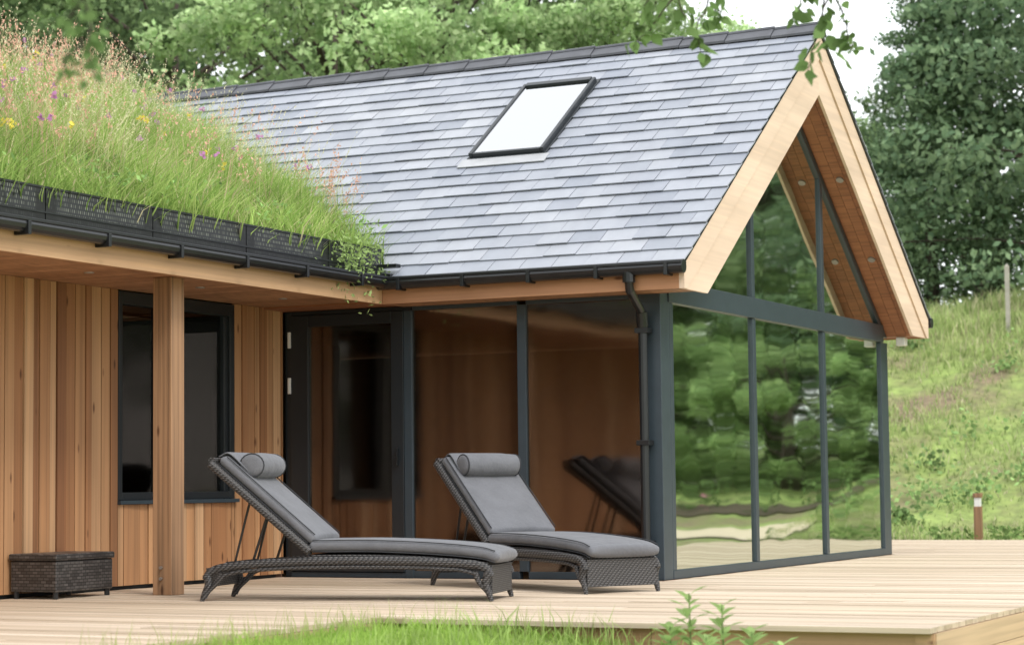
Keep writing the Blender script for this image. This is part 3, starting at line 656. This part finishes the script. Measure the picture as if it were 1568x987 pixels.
# ------------------------------------------------------------------ deck
mb=MB(); pitch=.145; y=-13.0
def run(x0,x1,y0,y1):
    x=x0
    while x<x1:
        xe=min(x+random.uniform(2.4,4.8),x1); 
        if x1-xe<.6: xe=x1
        mb.box(x,xe-.004,y0,y1,-.028,random.uniform(-.0015,.0015)); x=xe
while y<12.0:
    y1=y+pitch-.010
    if y1<-4.9: run(-3.56,.2,y,y1)
    elif y<-.15: run(-3.56,3.55,y,y1)
    elif y<W: run(.03,3.55,y,y1)
    else: run(-9,3.55,y,y1)
    y+=pitch
DK=empty("timber_deck")
mb.build("deck_boards",M_deck,DK)
mb=MB(); x=.2
while x<3.5:
    xe=min(x+1.75,3.55); 
    mb.box(x,xe-.004,-4.965,-4.94,-.17,-.032); mb.box(x,xe-.004,-4.965,-4.94,-.31,-.174); x=xe
mb.box(3.45,3.54,-4.975,-4.966,-.32,-.032,.9)
mb.build("deck_fascia",M_deckf,DK)
mb=MB()
y=-4.94
while y<12: mb.box(3.53,3.556,y,y+2.3,-.17,-.032); mb.box(3.53,3.556,y,y+2.3,-.31,-.174); y+=2.304
mb.box(.18,.204,-13,-4.97,-.17,-.032); mb.box(.18,.204,-13,-4.97,-.31,-.174)
mb.build("deck_side_fascia",M_deckfy,DK)
mb=MB()
for k in range(1,9): mb.box(-3.4+k*.85,-3.35+k*.85,-4.9,-.0,-.3,-.03)
mb.build("deck_joists",M_dark,DK)

# ------------------------------------------------------------------ loungers
def sect(c,t,hw,ht,n=26,p=4.0):
    nx_,nz_=-t[1],t[0]; out=[]
    for k in range(n):
        a=2*math.pi*k/n; ca_,sa_=math.cos(a),math.sin(a)
        u=math.copysign(abs(ca_)**(2/p),ca_)*hw; v_=math.copysign(abs(sa_)**(2/p),sa_)*ht
        out.append((c[0]+nx_*v_,u,c[1]+nz_*v_))
    return out
def smoothpath(pts,n):
    pts=[Vector((*p,0)) if len(p)==2 else Vector(p) for p in pts]; out=[]
    P_=[pts[0]*2-pts[1]]+pts+[pts[-1]*2-pts[-2]]
    for i in range(1,len(P_)-2):
        for k in range(n):
            t=k/n; p0,p1,p2,p3=P_[i-1:i+3]
            out.append(.5*((2*p1)+(-p0+p2)*t+(2*p0-5*p1+4*p2-p3)*t*t+(-p0+3*p1-3*p2+p3)*t**3))
    out.append(pts[-1]); return out
def slab(mb,pts,hw,ht,n=8,p=4,rnd_=.03):
    pp=smoothpath(pts,n); secs=[]; N_=len(pp)
    for i,q in enumerate(pp):
        t=(pp[min(i+1,N_-1)]-pp[max(i-1,0)]).normalized(); secs.append((q,t))
    S=[]
    q,t=secs[0]
    for e in (1,.8,.45): S.append(sect((q.x-t.x*rnd_*e,q.y-t.y*rnd_*e),(t.x,t.y),hw-rnd_*(e**2.5)*.8,ht*(1-.75*e**2.5),p=p))
    for q,t in secs: S.append(sect((q.x,q.y),(t.x,t.y),hw,ht,p=p))
    q,t=secs[-1]
    for e in (.45,.8,1): S.append(sect((q.x+t.x*rnd_*e,q.y+t.y*rnd_*e),(t.x,t.y),hw-rnd_*(e**2.5)*.8,ht*(1-.75*e**2.5),p=p))
    mb.loft(S)
def lounger(name,loc,rz,sc=1.0):
    E=empty(name,loc,rz); E.scale=(sc,sc,sc)
    hw=.33
    mb=MB(); slab(mb,[(0.0,.305),(.12,.335),(.45,.365),(.9,.385),(1.32,.385)],hw-.01,.048); mb.build("seat_cushion",M_cush,E,smooth=True)
    ang=math.radians(40.5); bx,bz=1.345,.375; ux,uz=math.cos(ang),math.sin(ang); nx_,nz_=-uz,ux
    Lb=.93
    o=.055
    mb=MB(); slab(mb,[(bx+nx_*o+ux*.03,bz+nz_*o+uz*.03),(bx+nx_*o+ux*.45,bz+nz_*o+uz*.45),(bx+nx_*o+ux*(Lb-.04),bz+nz_*o+uz*(Lb-.04))],hw-.02,.048); mb.build("back_cushion",M_cush,E,smooth=True)
    mb=MB(); kp=.72; c=(bx+ux*kp+nx_*.155,bz+uz*kp+nz_*.155); S=[]
    for yy,s_ in [(-.265,.5),(-.26,.78),(-.245,.95),(-.2,1),(-.07,1.05),(.07,1.05),(.2,1),(.245,.95),(.26,.78),(.265,.5)]:
        S.append([(c[0]+math.cos(a)*.095*s_,yy,c[1]+math.sin(a)*.088*s_) for a in [2*math.pi*k/20 for k in range(20)]])
    mb.loft(S); mb.build("head_pillow",M_cush,E,smooth=True)
    mb=MB()
    for yy in (-.247,.247): mb.tube([(c[0]+math.cos(a)*.092,yy,c[1]+math.sin(a)*.085) for a in [2*math.pi*k/20 for k in range(21)]],.005,5,cap=False)
    mb.build("pillow_piping",M_pipe,E,smooth=True)
    mb=MB(); 
    slab(mb,[(bx+ux*.72+nx_*.112,bz+uz*.72+nz_*.112),(bx+ux*.9+nx_*.115,bz+uz*.9+nz_*.115),(bx+ux*(Lb+.015)+nx_*.05,bz+uz*(Lb+.015)+nz_*.05)],hw-.06,.008,rnd_=.004); mb.build("pillow_strap",M_cush,E,smooth=True)
    mb=MB()
    for s_ in (-1,1):
        for dz_ in (-.040,.040):
            pth=smoothpath([(0.0,.305+dz_),(.12,.335+dz_),(.45,.365+dz_),(.9,.385+dz_),(1.32,.385+dz_)],5); mb.tube([(q.x,s_*(hw-.018),q.y) for q in pth],.0045,5)
        for dn in (o-.04,o+.04): mb.tube([(bx+nx_*dn+ux*k,s_*(hw-.028),bz+nz_*dn+uz*k) for k in (.03,.45,Lb-.04)],.0045,5)
    mb.build("cushion_piping",M_pipe,E,smooth=True)
    mb=MB()
    rail=smoothpath([(.03,.17),(.06,.225),(.16,.255),(.5,.275),(1.0,.285),(1.5,.275),(1.9,.25),(2.06,.215),(2.11,.15)],5)
    for s_ in (-1,1):
        y0=s_*hw
        mb.tube([(q.x,y0,q.y) for q in rail],.025,10,flat=1.2)
        low=smoothpath([(.14,.19),(.3,.222),(.8,.238),(1.4,.236),(1.85,.21),(2.0,.17)],5)
        mb.tube([(q.x,y0,q.y) for q in low],.014,8)
        for pts,rd in (([(.045,.20),(.065,.12),(.04,.05),(.025,.0)],(.034,.032,.024,.016)),([(.14,.2),(.11,.13),(.06,.07),(.035,.02)],(.024,.022,.02,.012)),
                       ([(2.10,.19),(2.09,.12),(2.12,.05),(2.14,.0)],(.034,.032,.024,.016)),([(1.98,.19),(2.03,.13),(2.09,.07),(2.115,.02)],(.024,.022,.02,.012))):
            pth=smoothpath(pts,4); nn=len(pth)
            mb.tube([(q.x,y0,q.y) for q in pth],[rd[0]+(rd[-1]-rd[0])*i/(nn-1) for i in range(nn)],9)
        mb.tube([(bx+ux*k-nx_*.02,s_*(hw-.01),bz+uz*k-nz_*.02) for k in (-.02,.3,.6,Lb+.02)],.026,9,flat=1.2)
    mb.box(.02,.05,-hw+.01,hw-.01,.05,.25); mb.box(2.085,2.11,-hw+.01,hw-.01,.10,.235)
    slab(mb,[(.06,.258),(.45,.298),(.9,.315),(1.33,.315)],hw-.02,.014,rnd_=.01)
    slab(mb,[(bx,bz-.01),(bx+ux*.45,bz+uz*.45-.01),(bx+ux*Lb,bz+uz*Lb-.01)],hw-.015,.022,rnd_=.01)
    mb.tube([(bx+ux*(Lb+.02),-hw+.01,bz+uz*(Lb+.02)),(bx+ux*(Lb+.02),hw-.01,bz+uz*(Lb+.02))],.03,10)
    for x_ in (1.5,1.95): mb.tube([(x_,-hw,.265),(x_,hw,.265)],.015,8)
    mb.build("woven_frame",M_wick,E,smooth=False)
    mb=MB()
    for s_ in (-1,1):
        yy=s_*(hw-.06)
        a=(bx+ux*.42,yy,bz+uz*.42-.03); mb.tube([a,(1.78,yy,.27)],.010,8); mb.tube([(bx+ux*.6,yy*.92,bz+uz*.6-.04),(1.92,yy*.92,.27)],.009,8); mb.tube([(1.72,yy,.255),(1.95,yy,.255)],.012,6)
    mb.tube([(1.78,-hw+.06,.27),(1.78,hw-.06,.27)],.01,8)
    mb.build("support_struts",M_black,E)
    return E
a=Vector((.11,-3.18)); b_=Vector((-1.92,-3.69)); dirv=(b_-a).normalized()
ang1=math.atan2(dirv.y,dirv.x); c0_=a+dirv*.03; away=Vector((-dirv.y,dirv.x)); away=away if away.dot(Vector((-.44,.9)))>0 else -away
o1=c0_+away*.33
lounger("sun_lounger",(o1.x,o1.y,0),ang1,.965)
a=Vector((.24,-2.08)); c_=Vector((.65,-1.70))
dirv=(Vector((-.869,.497))).normalized(); mid_=(a+c_)/2
ang2=math.atan2(dirv.y,dirv.x); o2=mid_-dirv*.03
lounger("sun_lounger",(o2.x,o2.y,0),ang2,.97)

# woven side table
T=empty("woven_side_table")
mb=MB(); x0,x1,y0,y1=-3.53,-3.12,-3.74,-3.08
mb.box(x0,x1,y0,y1,.05,.27); 
M_wick2,nt,b=newmat("woven_rattan_box")
tc=N(nt,"ShaderNodeTexCoord"); sp=N(nt,"ShaderNodeSeparateXYZ"); nt.links.new(tc.outputs['Object'],sp.inputs[0])
ad=N(nt,"ShaderNodeMath",operation='ADD'); nt.links.new(sp.outputs[0],ad.inputs[0]); nt.links.new(sp.outputs[1],ad.inputs[1])
cb=N(nt,"ShaderNodeCombineXYZ"); nt.links.new(ad.outputs[0],cb.inputs[0]); nt.links.new(sp.outputs[2],cb.inputs[1])
br=N(nt,"ShaderNodeTexBrick"); br.inputs['Scale'].default_value=1; br.inputs['Brick Width'].default_value=.05; br.inputs['Row Height'].default_value=.022; br.inputs['Mortar Size'].default_value=.004; br.inputs['Mortar Smooth'].default_value=.6
br.inputs['Color1'].default_value=(.03,.028,.028,1); br.inputs['Color2'].default_value=(.09,.083,.08,1); br.inputs['Mortar'].default_value=(.008,.008,.008,1)
nt.links.new(cb.outputs[0],br.inputs[0]); nt.links.new(br.outputs[0],b.inputs['Base Color']); b.inputs['Roughness'].default_value=.4; bump(nt,br.outputs['Fac'],b,-.8,.006)
mb.build("woven_sides",M_wick2,T,bevel=.01)
mb=MB(); mb.box(x0-.012,x1+.012,y0-.012,y1+.012,.272,.32); mb.build("woven_lid",M_wick2,T,bevel=.012)
mb=MB()
for xx in (x0+.03,x1-.03):
    for yy in (y0+.03,y1-.03): mb.tube([(xx,yy,0),(xx,yy,.05)],.02,8)
mb.build("feet",M_black,T)

E=empty("bollard_light",(-.75,13.0,float(zterr(-.75,13.0))-.02))
mb=MB(); mb.box(-.05,.05,-.05,.05,0,.48,.3); mb.box(-.056,.056,-.056,.056,.60,.66,.3); mb.build("post",M_post,E,bevel=.006)
mb=MB(); mb.box(-.04,.04,-.04,.04,.48,.60); mb.build("lamp_head",M_white,E,bevel=.004)
E2=at(1546,565,38.0); E=empty("marker_stake",(E2.x,E2.y,float(zterr(E2.x,E2.y))-.1))
mb=MB(); mb.box(-.035,.035,-.035,.035,0,1.25); mb.add([(-.035,-.035,1.25),(.035,-.035,1.25),(.035,.035,1.25),(-.035,.035,1.25),(0,0,1.3)],[(0,1,4),(1,2,4),(2,3,4),(3,0,4)]); mb.build("stake",simple("weathered_timber",(.35,.33,.28),.8),E)

def weed(px,py,d,h,seed):
    rg=np.random.default_rng(seed); p=at(px,py,d); z0=float(zterr(p.x,p.y)); lp=[]; 
    mb=MB(); mb.tube([(0,0,0),(.01,0,h*.5),(.0,.01,h)],[.006,.005,.003],6)
    for i in range(30):
        t=.1+.9*i/30; a=i*2.4; L_=.18*(1.15-.45*t)*rg.uniform(.8,1.15); rise=.35+.7*t
        d_=Vector((math.cos(a),math.sin(a),rise)).normalized(); s=Vector((-math.sin(a),math.cos(a),0))
        pts=[(0,0),(.3,.15),(.6,.14),(1,0),(.6,-.14),(.3,-.15)]
        vs=[Vector((0,0,h*t))+d_*u*L_+s*v_*L_-Vector((0,0,1))*(u*u*.35*L_) for u,v_ in pts]
        lp.append((np.array([tuple(q) for q in vs]),np.arange(6),np.array([6]),np.tile(np.array([.38,.55,.17])*rg.uniform(.75,1.2),(6,1))))
    lv,ll,lt,lc=merge(lp); tv=np.array(mb.v); tl=[];tt=[]
    for q in mb.f: tl+=list(q); tt.append(len(q))
    me=np_mesh("weed_plant",np.concatenate([tv,lv]),np.concatenate([np.array(tl),ll+len(tv)]),np.concatenate([tt,lt]),np.concatenate([np.tile([.2,.3,.08],(len(tv),1)),lc]),[M_grass])
    addobj("weed_plant",me,(p.x,p.y,z0))
weed(1055,985,10.7,.52,1); weed(1105,985,10.7,.48,2); weed(1150,985,10.7,.36,3); weed(1025,985,10.7,.35,4); weed(1195,985,10.7,.30,5); weed(1080,985,10.5,.34,6)
